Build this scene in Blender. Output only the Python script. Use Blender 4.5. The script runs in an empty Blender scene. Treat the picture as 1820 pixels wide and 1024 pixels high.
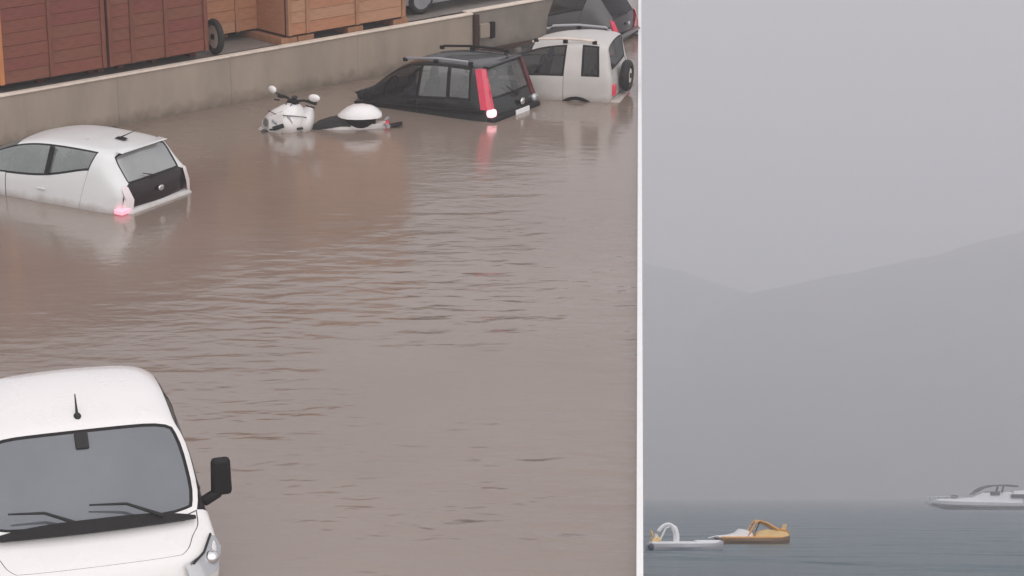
import bpy, bmesh, math, random
from mathutils import Vector, Matrix
R = math.radians
random.seed(7)
sc = bpy.context.scene
C = sc.collection

# ------------------------------------------------------------------ camera, sky, sun, exposure
# The photograph is a split picture: a flooded car park (looked down on) and a bay (looked at level).
# Both are built at full size around one standpoint; the bay has its own level (SEA below).
H = 8.7                       # eye above the flood water
PITCH = math.atan(1302/4000)  # downward view of the car park
cam_d = bpy.data.cameras.new('camera'); cam = bpy.data.objects.new('camera', cam_d); C.objects.link(cam)
cam.location = (0, 0, H); cam.rotation_euler = (R(90)-PITCH, 0, 0)
cam_d.sensor_width = 36; cam_d.lens = 36*4000/1820; cam_d.clip_start = .1; cam_d.clip_end = 20000
sc.camera = cam
EYE_SEA = 2.2
SEA = Matrix.Translation((0, 0, H)) @ Matrix.Rotation(-(PITCH+math.atan(368/4000)), 4, 'X') @ Matrix.Translation((0, 0, -EYE_SEA))

world = bpy.data.worlds.new('World'); sc.world = world; world.use_nodes = True
wn = world.node_tree; wn.nodes.clear()
def N(tree, t, **kw):
    n = tree.nodes.new(t)
    for k, v in kw.items(): setattr(n, k, v)
    return n
SUN_EL, SUN_AZ = 50, 152      # degrees; high sun behind cloud
sky = N(wn, 'ShaderNodeTexSky', sky_type='NISHITA', sun_disc=False)
sky.sun_elevation = R(SUN_EL); sky.sun_rotation = R(SUN_AZ); sky.dust_density = 4; sky.air_density = 1
tc = N(wn, 'ShaderNodeTexCoord'); sp = N(wn, 'ShaderNodeSeparateXYZ'); mx = N(wn, 'ShaderNodeMath', operation='MAXIMUM'); mx.inputs[1].default_value = 0
ad = N(wn, 'ShaderNodeMath', operation='ADD'); ad.inputs[1].default_value = .25; cb = N(wn, 'ShaderNodeCombineXYZ')
wn.links.new(tc.outputs['Generated'], sp.inputs[0]); wn.links.new(sp.outputs[0], cb.inputs[0]); wn.links.new(sp.outputs[1], cb.inputs[1])
wn.links.new(sp.outputs[2], mx.inputs[0]); wn.links.new(mx.outputs[0], ad.inputs[0]); wn.links.new(ad.outputs[0], cb.inputs[2])
wn.links.new(cb.outputs[0], sky.inputs[0])
hs = N(wn, 'ShaderNodeHueSaturation'); hs.inputs['Saturation'].default_value = .12
mixw = N(wn, 'ShaderNodeMix', data_type='RGBA'); mixw.inputs[0].default_value = .82     # thick even overcast over the sky
mixw.inputs[7].default_value = (7.2, 6.95, 7.3, 1)
gain = N(wn, 'ShaderNodeMath', operation='MULTIPLY_ADD'); gain.inputs[1].default_value = .055; gain.inputs[2].default_value = .084
wn.links.new(mx.outputs[0], gain.inputs[0])
bg = N(wn, 'ShaderNodeBackground'); wn.links.new(gain.outputs[0], bg.inputs[1])
ow = N(wn, 'ShaderNodeOutputWorld')
wn.links.new(sky.outputs[0], hs.inputs['Color']); wn.links.new(hs.outputs[0], mixw.inputs[6]); wn.links.new(mixw.outputs[2], bg.inputs[0]); wn.links.new(bg.outputs[0], ow.inputs[0])

sun_d = bpy.data.lights.new('sun', 'SUN'); sun_d.energy = 1.15; sun_d.angle = R(110); sun_d.color = (1, .965, .93)
sun = bpy.data.objects.new('sun', sun_d); C.objects.link(sun)
az = R(SUN_AZ); el = R(SUN_EL)
sdir = Vector((math.sin(az)*math.cos(el), math.cos(az)*math.cos(el), math.sin(el)))
sun.rotation_euler = sdir.to_track_quat('Z', 'Y').to_euler()
vs = sc.view_settings; vs.view_transform = 'Standard'; vs.look = 'None'; vs.exposure = .14; vs.gamma = 1; vs.use_curve_mapping = False
sc.cycles.use_denoising = True
sc.cycles.max_bounces = 6; sc.cycles.volume_bounces = 1

# ------------------------------------------------------------------ materials
MATS = {}
def mat(name, col, rough=.5, metal=0., spec=.5, ior=1.5, coat=0., noise=0., nscale=4., nstretch=(1, 1, 1), bump=0., bscale=30., emit=None, estr=0., col2=None, rvar=0., trans=0.):
    m = bpy.data.materials.new(name); m.use_nodes = True; t = m.node_tree; b = t.nodes['Principled BSDF']
    b.inputs['Base Color'].default_value = (*col, 1); b.inputs['Roughness'].default_value = rough; b.inputs['Metallic'].default_value = metal
    b.inputs['IOR'].default_value = ior; b.inputs['Coat Weight'].default_value = coat; b.inputs['Coat Roughness'].default_value = .06
    b.inputs['Specular IOR Level'].default_value = spec
    b.inputs['Transmission Weight'].default_value = trans
    if noise or bump or rvar:
        tcn = N(t, 'ShaderNodeTexCoord'); mp = N(t, 'ShaderNodeMapping'); mp.inputs['Scale'].default_value = nstretch
        t.links.new(tcn.outputs['Object'], mp.inputs[0])
        if noise or rvar:
            nz = N(t, 'ShaderNodeTexNoise'); nz.inputs['Scale'].default_value = nscale; nz.inputs['Detail'].default_value = 6; nz.inputs['Roughness'].default_value = .62
            t.links.new(mp.outputs[0], nz.inputs[0])
        if noise:
            cr = N(t, 'ShaderNodeMapRange'); cr.inputs[1].default_value = .32; cr.inputs[2].default_value = .68
            t.links.new(nz.outputs['Fac'], cr.inputs[0])
            mc = N(t, 'ShaderNodeMix', data_type='RGBA')
            c2 = col2 if col2 else tuple(c*(1-noise) for c in col)
            mc.inputs[6].default_value = (*c2, 1); mc.inputs[7].default_value = (*col, 1)
            t.links.new(cr.outputs[0], mc.inputs[0]); t.links.new(mc.outputs[2], b.inputs['Base Color'])
        if rvar:
            rr = N(t, 'ShaderNodeMapRange'); rr.inputs[3].default_value = max(0, rough-rvar); rr.inputs[4].default_value = rough+rvar
            t.links.new(nz.outputs['Fac'], rr.inputs[0]); t.links.new(rr.outputs[0], b.inputs['Roughness'])
        if bump:
            nb = N(t, 'ShaderNodeTexNoise'); nb.inputs['Scale'].default_value = bscale; nb.inputs['Detail'].default_value = 5
            t.links.new(mp.outputs[0], nb.inputs[0]); bp = N(t, 'ShaderNodeBump'); bp.inputs['Strength'].default_value = bump; bp.inputs['Distance'].default_value = .02
            t.links.new(nb.outputs['Fac'], bp.inputs['Height']); t.links.new(bp.outputs[0], b.inputs['Normal'])
    if emit:
        b.inputs['Emission Color'].default_value = (*emit, 1); b.inputs['Emission Strength'].default_value = estr
    MATS[name] = m
    return m
mat('white_paint', (.81, .79, .775), .28, coat=.6, noise=.025, nscale=2.2, rvar=.08)
mat('pale_silver', (.74, .75, .74), .3, coat=.6, noise=.05, nscale=2.5, rvar=.08)
mat('offwhite_paint', (.57, .545, .515), .42, coat=.2, noise=.14, nscale=2.0, rvar=.1)
mat('black_paint', (.011, .014, .013), .25, spec=.4, coat=.4, noise=.25, nscale=3, rvar=.06)
mat('charcoal_paint', (.075, .070, .070), .3, coat=.5, noise=.2, nscale=3)
mat('grey_paint', (.34, .34, .36), .3, metal=.2, coat=.5, noise=.1, nscale=2)
mat('seam', (.012, .012, .012), .7)
mat('black_plastic', (.011, .0095, .010), .55, spec=.25, noise=.3, nscale=9, bump=.1, bscale=80)
mat('gloss_black', (.016, .007, .009), .2, spec=.3, coat=.25, noise=.2, nscale=4)
mat('glass_pale', (.44, .48, .46), .08, metal=.40, spec=.8, noise=.22, nscale=1.6)
mat('glass_mid', (.30, .31, .30), .07, metal=.40, spec=.8, noise=.3, nscale=2.2)
mat('glass_side', (.075, .085, .085), .05, metal=.30, spec=.8, noise=.25, nscale=1.6)
mat('glass_grey', (.58, .60, .59), .10, metal=.45, spec=.8, noise=.18, nscale=1.8)
mat('glass_dark', (.04, .038, .042), .06, metal=.25, spec=.8, noise=.4, nscale=2.0)
mat('glass_screen', (.20, .215, .235), .06, metal=.35, spec=.8, noise=.2, nscale=.8)  # base lightened to carry part of the sky's reflection
mat('chrome', (.75, .75, .75), .16, metal=1)
mat('lamp_clear', (.50, .51, .52), .10, metal=.55, coat=.8)
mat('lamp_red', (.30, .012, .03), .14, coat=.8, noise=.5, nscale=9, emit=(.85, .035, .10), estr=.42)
mat('lamp_unlit', (.10, .008, .014), .2, coat=.5)
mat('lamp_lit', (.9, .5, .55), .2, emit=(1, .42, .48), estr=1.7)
mat('lamp_white', (.78, .70, .70), .15, coat=.6)
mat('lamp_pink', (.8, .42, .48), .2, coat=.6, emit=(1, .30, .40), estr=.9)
mat('rubber', (.02, .019, .018), .75, noise=.3, nscale=12)
mat('concrete_wall', (.385, .315, .252), .85, spec=.2, noise=.3, nscale=1.5, nstretch=(1, 1, .28), bump=.4, bscale=22, col2=(.29, .245, .20))
mat('concrete_tan', (.26, .225, .19), .85, noise=.3, nscale=1.8, bump=.3, bscale=22)
mat('coping', (.80, .69, .585), .7, noise=.2, nscale=5, bump=.3, bscale=30)
mat('render_olive', (.30, .29, .23), .9, spec=.2, noise=.2, nscale=.8)
mat('terrace', (.27, .24, .215), .8, noise=.35, nscale=2.5, bump=.3, bscale=16)
mat('asphalt', (.055, .052, .05), .9, noise=.3, nscale=6, bump=.4, bscale=40)
mat('quay', (.33, .32, .31), .85, noise=.3, nscale=1.2, bump=.35, bscale=12)
mat('plain_white', (.86, .86, .85), .55, noise=.05, nscale=6)
for nm, c, c2 in (('wood_red', (.235, .088, .062), (.165, .066, .048)), ('wood_brown', (.225, .098, .066), (.165, .072, .05)), ('wood_maroon', (.225, .078, .064), (.165, .06, .05)),
                  ('wood_orange', (.46, .235, .135), (.36, .175, .10)), ('wood_tan', (.47, .275, .17), (.37, .21, .13)), ('wood_pink', (.43, .245, .185), (.34, .185, .14))):
    mat(nm, (c[0]*1.06, c[1]*.97, c[2]*.95), .8, spec=.2, noise=.3, nscale=3.2, nstretch=(1.2, 1, 14), bump=.25, bscale=9, col2=c2)
mat('wood_dark', (.05, .024, .017), .8, noise=.3, nscale=5)
mat('roofing', (.12, .07, .055), .7, noise=.3, nscale=5, bump=.3)
mat('wood_post', (.22, .085, .058), .8, spec=.2, noise=.3, nscale=4, nstretch=(6, 6, .8), bump=.2, bscale=10)
mat('wood_post_light', (.44, .225, .13), .8, spec=.2, noise=.3, nscale=4, nstretch=(6, 6, .8), bump=.2, bscale=10)
mat('wood_edge', (.58, .24, .10), .8, spec=.2, noise=.25, nscale=4, nstretch=(6, 6, .8), bump=.2, bscale=10)
mat('boat_white', (.86, .86, .88), .3, coat=.4, noise=.06, nscale=3)
mat('boat_orange', (.78, .38, .08), .4, coat=.2, noise=.15, nscale=3)
mat('boat_yellow', (.80, .54, .20), .4, coat=.2, noise=.15, nscale=3)
mat('boat_brown', (.16, .085, .03), .5, noise=.2, nscale=3)
mat('boat_grey', (.05, .05, .065), .5, noise=.2, nscale=3)
mat('boat_pale', (.42, .42, .46), .4, noise=.2, nscale=3)
mat('boat_navy', (.045, .05, .085), .5, noise=.2)
mat('boat_canvas', (.016, .015, .02), .8, noise=.2)

def tide(name, colour, reach, amount):
    t = MATS[name].node_tree; b = t.nodes['Principled BSDF']; i = b.inputs['Base Color']
    ge = N(t, 'ShaderNodeNewGeometry'); se = N(t, 'ShaderNodeSeparateXYZ'); t.links.new(ge.outputs['Position'], se.inputs[0])
    nz = N(t, 'ShaderNodeTexNoise'); nz.inputs['Scale'].default_value = 5; nz.inputs['Detail'].default_value = 5; t.links.new(ge.outputs['Position'], nz.inputs[0])
    ma = N(t, 'ShaderNodeMath', operation='MULTIPLY_ADD'); ma.inputs[1].default_value = -reach*1.6; t.links.new(nz.outputs['Fac'], ma.inputs[0]); t.links.new(se.outputs[2], ma.inputs[2])
    mr = N(t, 'ShaderNodeMapRange'); mr.inputs[1].default_value = reach*.25; mr.inputs[2].default_value = -reach*.75; mr.inputs[3].default_value = 0; mr.inputs[4].default_value = amount
    t.links.new(ma.outputs[0], mr.inputs[0])
    mc = N(t, 'ShaderNodeMix', data_type='RGBA'); mc.inputs[7].default_value = (*colour, 1)
    if i.links: t.links.new(i.links[0].from_socket, mc.inputs[6])
    else: mc.inputs[6].default_value = i.default_value
    t.links.new(mr.outputs[0], mc.inputs[0]); t.links.new(mc.outputs[2], i)
for g_ in ('white_paint', 'pale_silver', 'offwhite_paint'): tide(g_, (.30, .24, .20), .11, .6)
tide('concrete_wall', (.16, .13, .105), .22, .8); tide('concrete_tan', (.13, .11, .09), .22, .8)
def see_through(name, share, tint=.75):     # window glass: part mirror and film, part clear
    t = MATS[name].node_tree; b = t.nodes['Principled BSDF']; o = t.nodes['Material Output']
    tr = N(t, 'ShaderNodeBsdfTransparent'); tr.inputs[0].default_value = (tint, tint*1.01, tint, 1); mxs = N(t, 'ShaderNodeMixShader'); mxs.inputs[0].default_value = 1-share
    t.links.new(tr.outputs[0], mxs.inputs[1]); t.links.new(b.outputs[0], mxs.inputs[2]); t.links.new(mxs.outputs[0], o.inputs['Surface'])
for g_, sh in (('glass_pale', .40), ('glass_mid', .5), ('glass_side', .6), ('glass_grey', .28), ('glass_dark', .6), ('glass_screen', .16)): see_through(g_, sh)
mat('seat_cloth', (.035, .036, .04), .9, noise=.3, nscale=9)
def water_mat(name, col, col2, rough, ior, layers, patch_scale, mask=None, field=None):   # field: centre and reach of the wind ripples
    m = bpy.data.materials.new(name); m.use_nodes = True; t = m.node_tree; b = t.nodes['Principled BSDF']
    b.inputs['Roughness'].default_value = rough; b.inputs['IOR'].default_value = ior
    tcn = N(t, 'ShaderNodeTexCoord')
    nz = N(t, 'ShaderNodeTexNoise'); nz.inputs['Scale'].default_value = patch_scale; nz.inputs['Detail'].default_value = 3
    t.links.new(tcn.outputs['Object'], nz.inputs[0])
    mc = N(t, 'ShaderNodeMix', data_type='RGBA'); mc.inputs[6].default_value = (*col, 1); mc.inputs[7].default_value = (*col2, 1)
    cr = N(t, 'ShaderNodeMapRange'); cr.inputs[1].default_value = .35; cr.inputs[2].default_value = .65
    t.links.new(nz.outputs['Fac'], cr.inputs[0]); t.links.new(cr.outputs[0], mc.inputs[0]); t.links.new(mc.outputs[2], b.inputs['Base Color'])
    prev = None
    for (scale, stretch, rot, strength, dist, masked) in layers:
        mp = N(t, 'ShaderNodeMapping'); mp.inputs['Scale'].default_value = stretch; mp.inputs['Rotation'].default_value = (0, 0, R(rot))
        t.links.new(tcn.outputs['Object'], mp.inputs[0])
        n = N(t, 'ShaderNodeTexNoise'); n.inputs['Scale'].default_value = scale; n.inputs['Detail'].default_value = 2; n.inputs['Roughness'].default_value = .45; n.inputs['Distortion'].default_value = .35
        t.links.new(mp.outputs[0], n.inputs[0])
        bp = N(t, 'ShaderNodeBump'); bp.inputs['Distance'].default_value = dist; bp.inputs['Strength'].default_value = strength
        if masked and mask:
            nm_ = N(t, 'ShaderNodeTexNoise'); nm_.inputs['Scale'].default_value = mask; nm_.inputs['Detail'].default_value = 2
            t.links.new(tcn.outputs['Object'], nm_.inputs[0])
            mr = N(t, 'ShaderNodeMapRange'); mr.inputs[1].default_value = .33; mr.inputs[2].default_value = .55; mr.inputs[3].default_value = strength*.10; mr.inputs[4].default_value = strength
            t.links.new(nm_.outputs['Fac'], mr.inputs[0])
            mf = N(t, 'ShaderNodeMapping'); mf.inputs['Location'].default_value = (-field[0]/field[2], -field[1]/field[3], 0); mf.inputs['Scale'].default_value = (1/field[2], 1/field[3], 1)
            ln = N(t, 'ShaderNodeVectorMath', operation='LENGTH'); fr = N(t, 'ShaderNodeMapRange', interpolation_type='SMOOTHSTEP')
            fr.inputs[1].default_value = 1.15; fr.inputs[2].default_value = .35; fr.inputs[3].default_value = .12; fr.inputs[4].default_value = 1
            mm = N(t, 'ShaderNodeMath', operation='MULTIPLY')
            t.links.new(tcn.outputs['Object'], mf.inputs[0]); t.links.new(mf.outputs[0], ln.inputs[0]); t.links.new(ln.outputs['Value'], fr.inputs[0])
            t.links.new(fr.outputs[0], mm.inputs[0]); t.links.new(mr.outputs[0], mm.inputs[1]); t.links.new(mm.outputs[0], bp.inputs['Strength'])
        t.links.new(n.outputs['Fac'], bp.inputs['Height'])
        if prev: t.links.new(prev.outputs[0], bp.inputs['Normal'])
        prev = bp
    t.links.new(prev.outputs[0], b.inputs['Normal'])
    MATS[name] = m
water_mat('flood', (.250, .194, .158), (.206, .156, .122), .15, 1.92,
          [(2.1, (.62, 1.5, 1), 6, 1, .056, True), (4.2, (.6, 1.4, 1), -9, 1, .014, True), (1.0, (.8, 1.3, 1), 12, .8, .05, True), (.6, (.8, 1.4, 1), 0, .4, .03, False), (7., (.6, 1.1, 1), 3, .8, .005, False)], .16, mask=.24, field=(.2, 22.6, 5.2, 8.6))
water_mat('sea', (.006, .060, .082), (.004, .048, .070), .26, 1.22,
          [(.10, (1.25, .75, 1), 10, 1, 2.1, False), (.32, (1.1, .6, 1), -8, 1, .42, False), (1.0, (1, .6, 1), 0, 1, .07, False)], .012)
hm = mat('hillside', (.075, .085, .075), .95, spec=.1, noise=.5, nscale=.02, col2=(.14, .14, .13))

# ------------------------------------------------------------------ helpers
class MB:
    def __init__(s): s.v = []; s.f = []
    def add(s, vs, fs):
        o = len(s.v); s.v += [Vector(v) for v in vs]; s.f += [tuple(i+o for i in f) for f in fs]; return s
    def box(s, c, size, rz=0., ry=0., rx=0., taper=1.):
        m = Matrix.Translation(c) @ Matrix.Rotation(rz, 4, 'Z') @ Matrix.Rotation(ry, 4, 'Y') @ Matrix.Rotation(rx, 4, 'X')
        x, y, z = (a/2 for a in size)
        vs = [m @ Vector(v) for v in ((-x, -y, -z), (x, -y, -z), (x, y, -z), (-x, y, -z), (-x*taper, -y*taper, z), (x*taper, -y*taper, z), (x*taper, y*taper, z), (-x*taper, y*taper, z))]
        return s.add(vs, [(3, 2, 1, 0), (4, 5, 6, 7), (0, 1, 5, 4), (1, 2, 6, 5), (2, 3, 7, 6), (3, 0, 4, 7)])
    def tube(s, pts, r, n=8, cap=True):
        pts = [Vector(p) for p in pts]; rs = r if isinstance(r, (list, tuple)) else [r]*len(pts)
        o = len(s.v)
        for i, p in enumerate(pts):
            a = pts[max(0, i-1)]; b = pts[min(len(pts)-1, i+1)]; d = (b-a).normalized()
            up = Vector((0, 0, 1)) if abs(d.z) < .9 else Vector((1, 0, 0))
            x = d.cross(up).normalized(); y = d.cross(x).normalized()
            for k in range(n):
                t = 2*math.pi*k/n; s.v.append(p + (x*math.cos(t)+y*math.sin(t))*rs[i])
        for i in range(len(pts)-1):
            for k in range(n): s.f.append((o+i*n+k, o+i*n+(k+1) % n, o+(i+1)*n+(k+1) % n, o+(i+1)*n+k))
        if cap:
            s.f.append(tuple(o+k for k in range(n))[::-1]); s.f.append(tuple(o+(len(pts)-1)*n+k for k in range(n)))
        return s
    def ellipsoid(s, c, r, n=16, m=10, rz=0., ry=0.):
        M = Matrix.Translation(c) @ Matrix.Rotation(rz, 4, 'Z') @ Matrix.Rotation(ry, 4, 'Y')
        o = len(s.v)
        for i in range(m+1):
            ph = math.pi*i/m
            for k in range(n):
                t = 2*math.pi*k/n; s.v.append(M @ Vector((r[0]*math.sin(ph)*math.cos(t), r[1]*math.sin(ph)*math.sin(t), r[2]*math.cos(ph))))
        for i in range(m):
            for k in range(n): s.f.append((o+i*n+k, o+(i+1)*n+k, o+(i+1)*n+(k+1) % n, o+i*n+(k+1) % n))
        return s
    def loft(s, rings, cap=True):
        o = len(s.v); n = len(rings[0])
        for r in rings: s.v += [Vector(p) for p in r]
        for i in range(len(rings)-1):
            for k in range(n): s.f.append((o+i*n+k, o+i*n+(k+1) % n, o+(i+1)*n+(k+1) % n, o+(i+1)*n+k))
        if cap: s.f.append(tuple(o+k for k in range(n))[::-1]); s.f.append(tuple(o+(len(rings)-1)*n+k for k in range(n)))
        return s
    def torus(s, c, R_, r, axis='Y', n=28, m=10, squash=1.):
        o = len(s.v)
        for i in range(n):
            a = 2*math.pi*i/n
            for k in range(m):
                t = 2*math.pi*k/m; q = R_ + r*math.cos(t); h = r*math.sin(t)*squash
                p = {'Y': (q*math.cos(a), h, q*math.sin(a)), 'X': (h, q*math.cos(a), q*math.sin(a)), 'Z': (q*math.cos(a), q*math.sin(a), h)}[axis]
                s.v.append(Vector(c)+Vector(p))
        for i in range(n):
            for k in range(m): s.f.append((o+i*m+k, o+((i+1) % n)*m+k, o+((i+1) % n)*m+(k+1) % m, o+i*m+(k+1) % m))
        return s
    def mesh(s, name, smooth=True, angle=35):
        me = bpy.data.meshes.new(name); me.from_pydata([tuple(v) for v in s.v], [], s.f)
        bm = bmesh.new(); bm.from_mesh(me); bmesh.ops.recalc_face_normals(bm, faces=bm.faces); bm.to_mesh(me); bm.free()
        if smooth:
            me.shade_smooth(); me.set_sharp_from_angle(angle=R(angle))
        return me
    def build(s, name, m, parent=None, smooth=True, angle=35, bevel=0.):
        me = s.mesh(name, smooth, angle); me.materials.append(MATS[m])
        o = bpy.data.objects.new(name, me); C.objects.link(o)
        if parent: o.parent = parent
        if bevel:
            b = o.modifiers.new('bevel', 'BEVEL'); b.width = bevel; b.segments = 2; b.limit_method = 'ANGLE'
        return o
def tag(o, label=None, cat=None, group=None, kind=None):
    if label: o['label'] = label
    if cat: o['category'] = cat
    if group: o['group'] = group
    if kind: o['kind'] = kind
    return o
def thing(name, label, cat, loc=(0, 0, 0), rz=0., group=None, frame=None):
    o = bpy.data.objects.new(name, None); C.objects.link(o); o.empty_display_size = .3
    M = Matrix.Translation(loc) @ Matrix.Rotation(rz, 4, 'Z')
    o.matrix_world = frame @ M if frame else M
    return tag(o, label, cat, group)
def struct(name, mb, m, smooth=False, frame=None):
    o = mb.build(name, m, None, smooth)
    if frame: o.matrix_world = frame
    return tag(o, kind='structure')

# ------------------------------------------------------------------ the car park: ground, flood water, quay edge
kx = lambda y, z=0: .05675*(y*math.cos(PITCH)+(H-z)*math.sin(PITCH))    # straight quay line
Y0, Y1 = 9.0, 60.0
g = MB()
ys = [Y0, 20, 30, 34, 38, 44, Y1]; zs = [-.72, -.66, -.6, -.56, -.48, -.42, -.4]
for y, z in zip(ys, zs): g.v += [Vector((-30, y, z)), Vector((kx(y)-.05, y, z))]
for i in range(len(ys)-1): g.f.append((2*i, 2*i+1, 2*i+3, 2*i+2))
struct('car_park_ground', g, 'asphalt')
w = MB(); nx, ny = 40, 60
for j in range(ny+1):
    y = Y0+(Y1-Y0)*j/ny
    for i in range(nx+1):
        w.v.append(Vector((-30+(kx(y)-.02+30)*i/nx, y, 0)))
for j in range(ny):
    for i in range(nx): a = j*(nx+1)+i; w.f.append((a, a+1, a+nx+2, a+nx+1))
struct('flood_water', w, 'flood')
q = MB()
for x0, x1, za, zb, nm, m_ in ((-.03, .03, -.3, .09, 'view_divider', 'plain_white'), (-.045, .022, -26, -.305, 'quay_wall', 'quay')):
    q = MB(); vs_ = []
    for y in (Y0, Y1):
        for xx, z in ((x0, za), (x1, za), (x1, zb), (x0, zb)): vs_.append((kx(y)+xx, y, z))
    q.add(vs_, [(0, 1, 2, 3), (7, 6, 5, 4), (0, 4, 5, 1), (1, 5, 6, 2), (2, 6, 7, 3), (3, 7, 4, 0)])
    o = q.build(nm, m_, None, False)
    if nm == 'view_divider': tag(o, 'white divider between the two views, built as a kerb along the flooded car park', 'kerb')  # white line parting the two views, given the form of a kerb
    else: tag(o, kind='structure')

# retaining wall and terrace: wall axis u, n points away from the water
W0 = Vector((-7.84, 33.69, 0)); u = Vector((.738, .675, 0)).normalized(); n = Vector((-u.y, u.x, 0)); WA = math.atan2(u.y, u.x)
def wp(t, off, z): return W0 + u*t + n*off + Vector((0, 0, z))
def wbox(mb, t0, t1, o0, o1, z0, z1): return mb.box(wp((t0+t1)/2, (o0+o1)/2, (z0+z1)/2), (t1-t0, o1-o0, z1-z0), WA)
wall = thing('retaining_wall', 'long grey-brown concrete retaining wall with pale coping behind the flooded cars', 'wall', wp(0, 0, -.55), WA)
def in_wall(o): o.parent = wall; o.matrix_parent_inverse = wall.matrix_world.inverted(); return o
bpy.context.view_layer.update()
t = -6.0; k = 0
while t < 9.5:
    t2 = min(t+2.2+.5*(k % 3), 9.66)
    in_wall(wbox(MB(), t+.0015, t2-.0015, 0, .22, -.6, .80+.002*(k % 2)).build('wall_panel', 'concrete_wall', None, False, bevel=.004))
    in_wall(wbox(MB(), t+.003, t2-.003, -.03, .12, .806, .838).build('coping_stone', 'coping', None, False, bevel=.01))
    t = t2; k += 1
# set-back stretch past the wall's end, with a pale meter box
in_wall(wbox(MB(), 9.67, 9.78, -.06, .3, -.6, .802).build('dark_gap_strip', 'wood_dark', None, False, bevel=.01))  # dark upright box drawing the gap at the wall's end
in_wall(wbox(MB(), 9.79, 12.7, .16, .40, -.6, .80).build('wall_panel', 'concrete_tan', None, False, bevel=.012))
in_wall(wbox(MB(), 9.66, 12.7, .13, .30, .806, .838).build('coping_stone', 'coping', None, False, bevel=.01))
in_wall(wbox(MB(), 9.9, 10.14, .06, .155, .32, .58).build('meter_box', 'concrete_wall', None, False, bevel=.01))
in_wall(wbox(MB(), 10.2, 10.3, .09, .155, .28, .58).build('meter_box', 'black_plastic', None, False, bevel=.01))
in_wall(wbox(MB(), 9.79, 11.3, .0, .158, .02, .10).build('dark_base_strip', 'wood_dark', None, False))  # dark strip drawing the line along the base
tr = MB(); zt = .79
tr.add([wp(-6, .23, zt), wp(12.7, .42, zt), wp(12.7, 14, zt), wp(-6, 14, zt)], [(0, 1, 2, 3)])
struct('terrace_paving', tr, 'terrace')

# ------------------------------------------------------------------ wooden kiosks on the terrace
def plank_mesh(name, L, hgt, m):
    mb = MB(); mb.box((L/2, 0, hgt/2), (L, .03, hgt)); me = mb.mesh(name, False)
    me.materials.append(MATS[m]); return me
def kiosk(label, t0, t1, off, bays, woods, post, group, hgt=2.35, base=.16, first_post=None, feet=.34):
    th = thing('wooden_kiosk', label, 'kiosk', wp(t0, off, zt), WA, group)
    L = t1-t0; D = 1.9
    edges = [0]+bays+[L]; pw = .075
    for i, e in enumerate(edges):
        x = min(max(e, pw/2), L-pw/2)
        MB().box((x, -.005, base+hgt/2), (pw, .075, hgt)).build('post', first_post if (i == 0 and first_post) else post, th, False, bevel=.006)
    ph = .195
    rows = int(hgt/ph)
    for b in range(len(edges)-1):
        xa = edges[b]+(pw if b == 0 else pw/2)+.004; xb = edges[b+1]-(pw if b == len(edges)-2 else pw/2)-.004
        mesh = {w: plank_mesh('plank', xb-xa, ph-.007, w) for w in woods}
        for r in range(rows):
            o = bpy.data.objects.new('plank', mesh[random.choice(woods)]); C.objects.link(o); o.parent = th
            o.location = (xa, random.uniform(-.006, .006), base+r*ph+.004); o.rotation_euler = (random.uniform(-.02, .02), 0, random.uniform(-.002, .002))
    MB().box((L/2, .06, base+hgt/2), (L-.02, .04, hgt-.02)).build('backing_panel', 'wood_dark', th, False)
    for x in (.02, L-.02): MB().box((x, D/2+.05, base+hgt/2), (.035, D-.06, hgt-.01)).build('side_wall', woods[0], th, False)
    MB().box((L/2, D+.02, base+hgt/2), (L, .035, hgt)).build('rear_wall', woods[0], th, False)
    MB().box((L/2, D/2+.03, base-.02), (L-.02, D-.1, .036)).build('floor_panel', 'wood_dark', th, False)
    for x in [.06, L-.06]+bays:
        MB().box((x, (feet+D)/2, (base-.04)/2), (.12 if feet > .1 else .34, D-feet, base-.042)).build('skid', post, th, False, bevel=.006)
    rf = MB(); z = base+hgt+.01
    rf.loft([[(x, -.3, z), (x, D+.3, z), (x, D+.3, z+.05), (x, D/2, z+.55), (x, -.3, z+.05)] for x in (-.12, L+.12)])
    rf.build('roof', 'roofing', th, False)
    return th
G = 'wooden kiosks in a row on the terrace'
dark = ['wood_red', 'wood_brown', 'wood_maroon']; light = ['wood_orange', 'wood_tan', 'wood_pink']
kiosk('dark red-brown plank kiosk with an orange corner post at the picture edge', .10, 2.02, .17, [.92], dark, 'wood_post', G, first_post='wood_edge')
kiosk('dark red-brown plank kiosk between the orange-edged one and the leaning wheel', 2.07, 3.98, .17, [.45, 1.1], dark, 'wood_post', G)
kiosk('small pale orange plank kiosk set back just behind the leaning wheel', 4.5, 5.75, 1.05, [.7], light, 'wood_post_light', G)
kiosk('long orange-tan plank kiosk nearest the parked grey car', 5.62, 8.2, .17, [.42, 1.5], light, 'wood_post_light', G, feet=.03)

bl = thing('added_building', 'added low olive-grey building behind the terrace, unseen except mirrored in the flood', 'building', wp(8.6, 6.0, zt), WA)  # added out of view, only for its reflection in the flood water
MB().box((4.2, 2.5, 1.6), (8.4, 5, 3.2)).build('wall', 'render_olive', bl, False)
MB().loft([[(x, -.5, 3.21), (x, 5.5, 3.21), (x, 2.5, 4.6)] for x in (-.5, 8.9)]).build('roof', 'roofing', bl, False)
for x in (1.2, 3.3, 5.4, 7.4):
    wd = MB().box((x, -.03, 1.75), (.95, .08, 1.25)).build('window', 'glass_dark', bl, False)
    MB().box((x, -.08, 1.08), (1.15, .2, .08)).build('sill', 'coping', wd, False)

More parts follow.
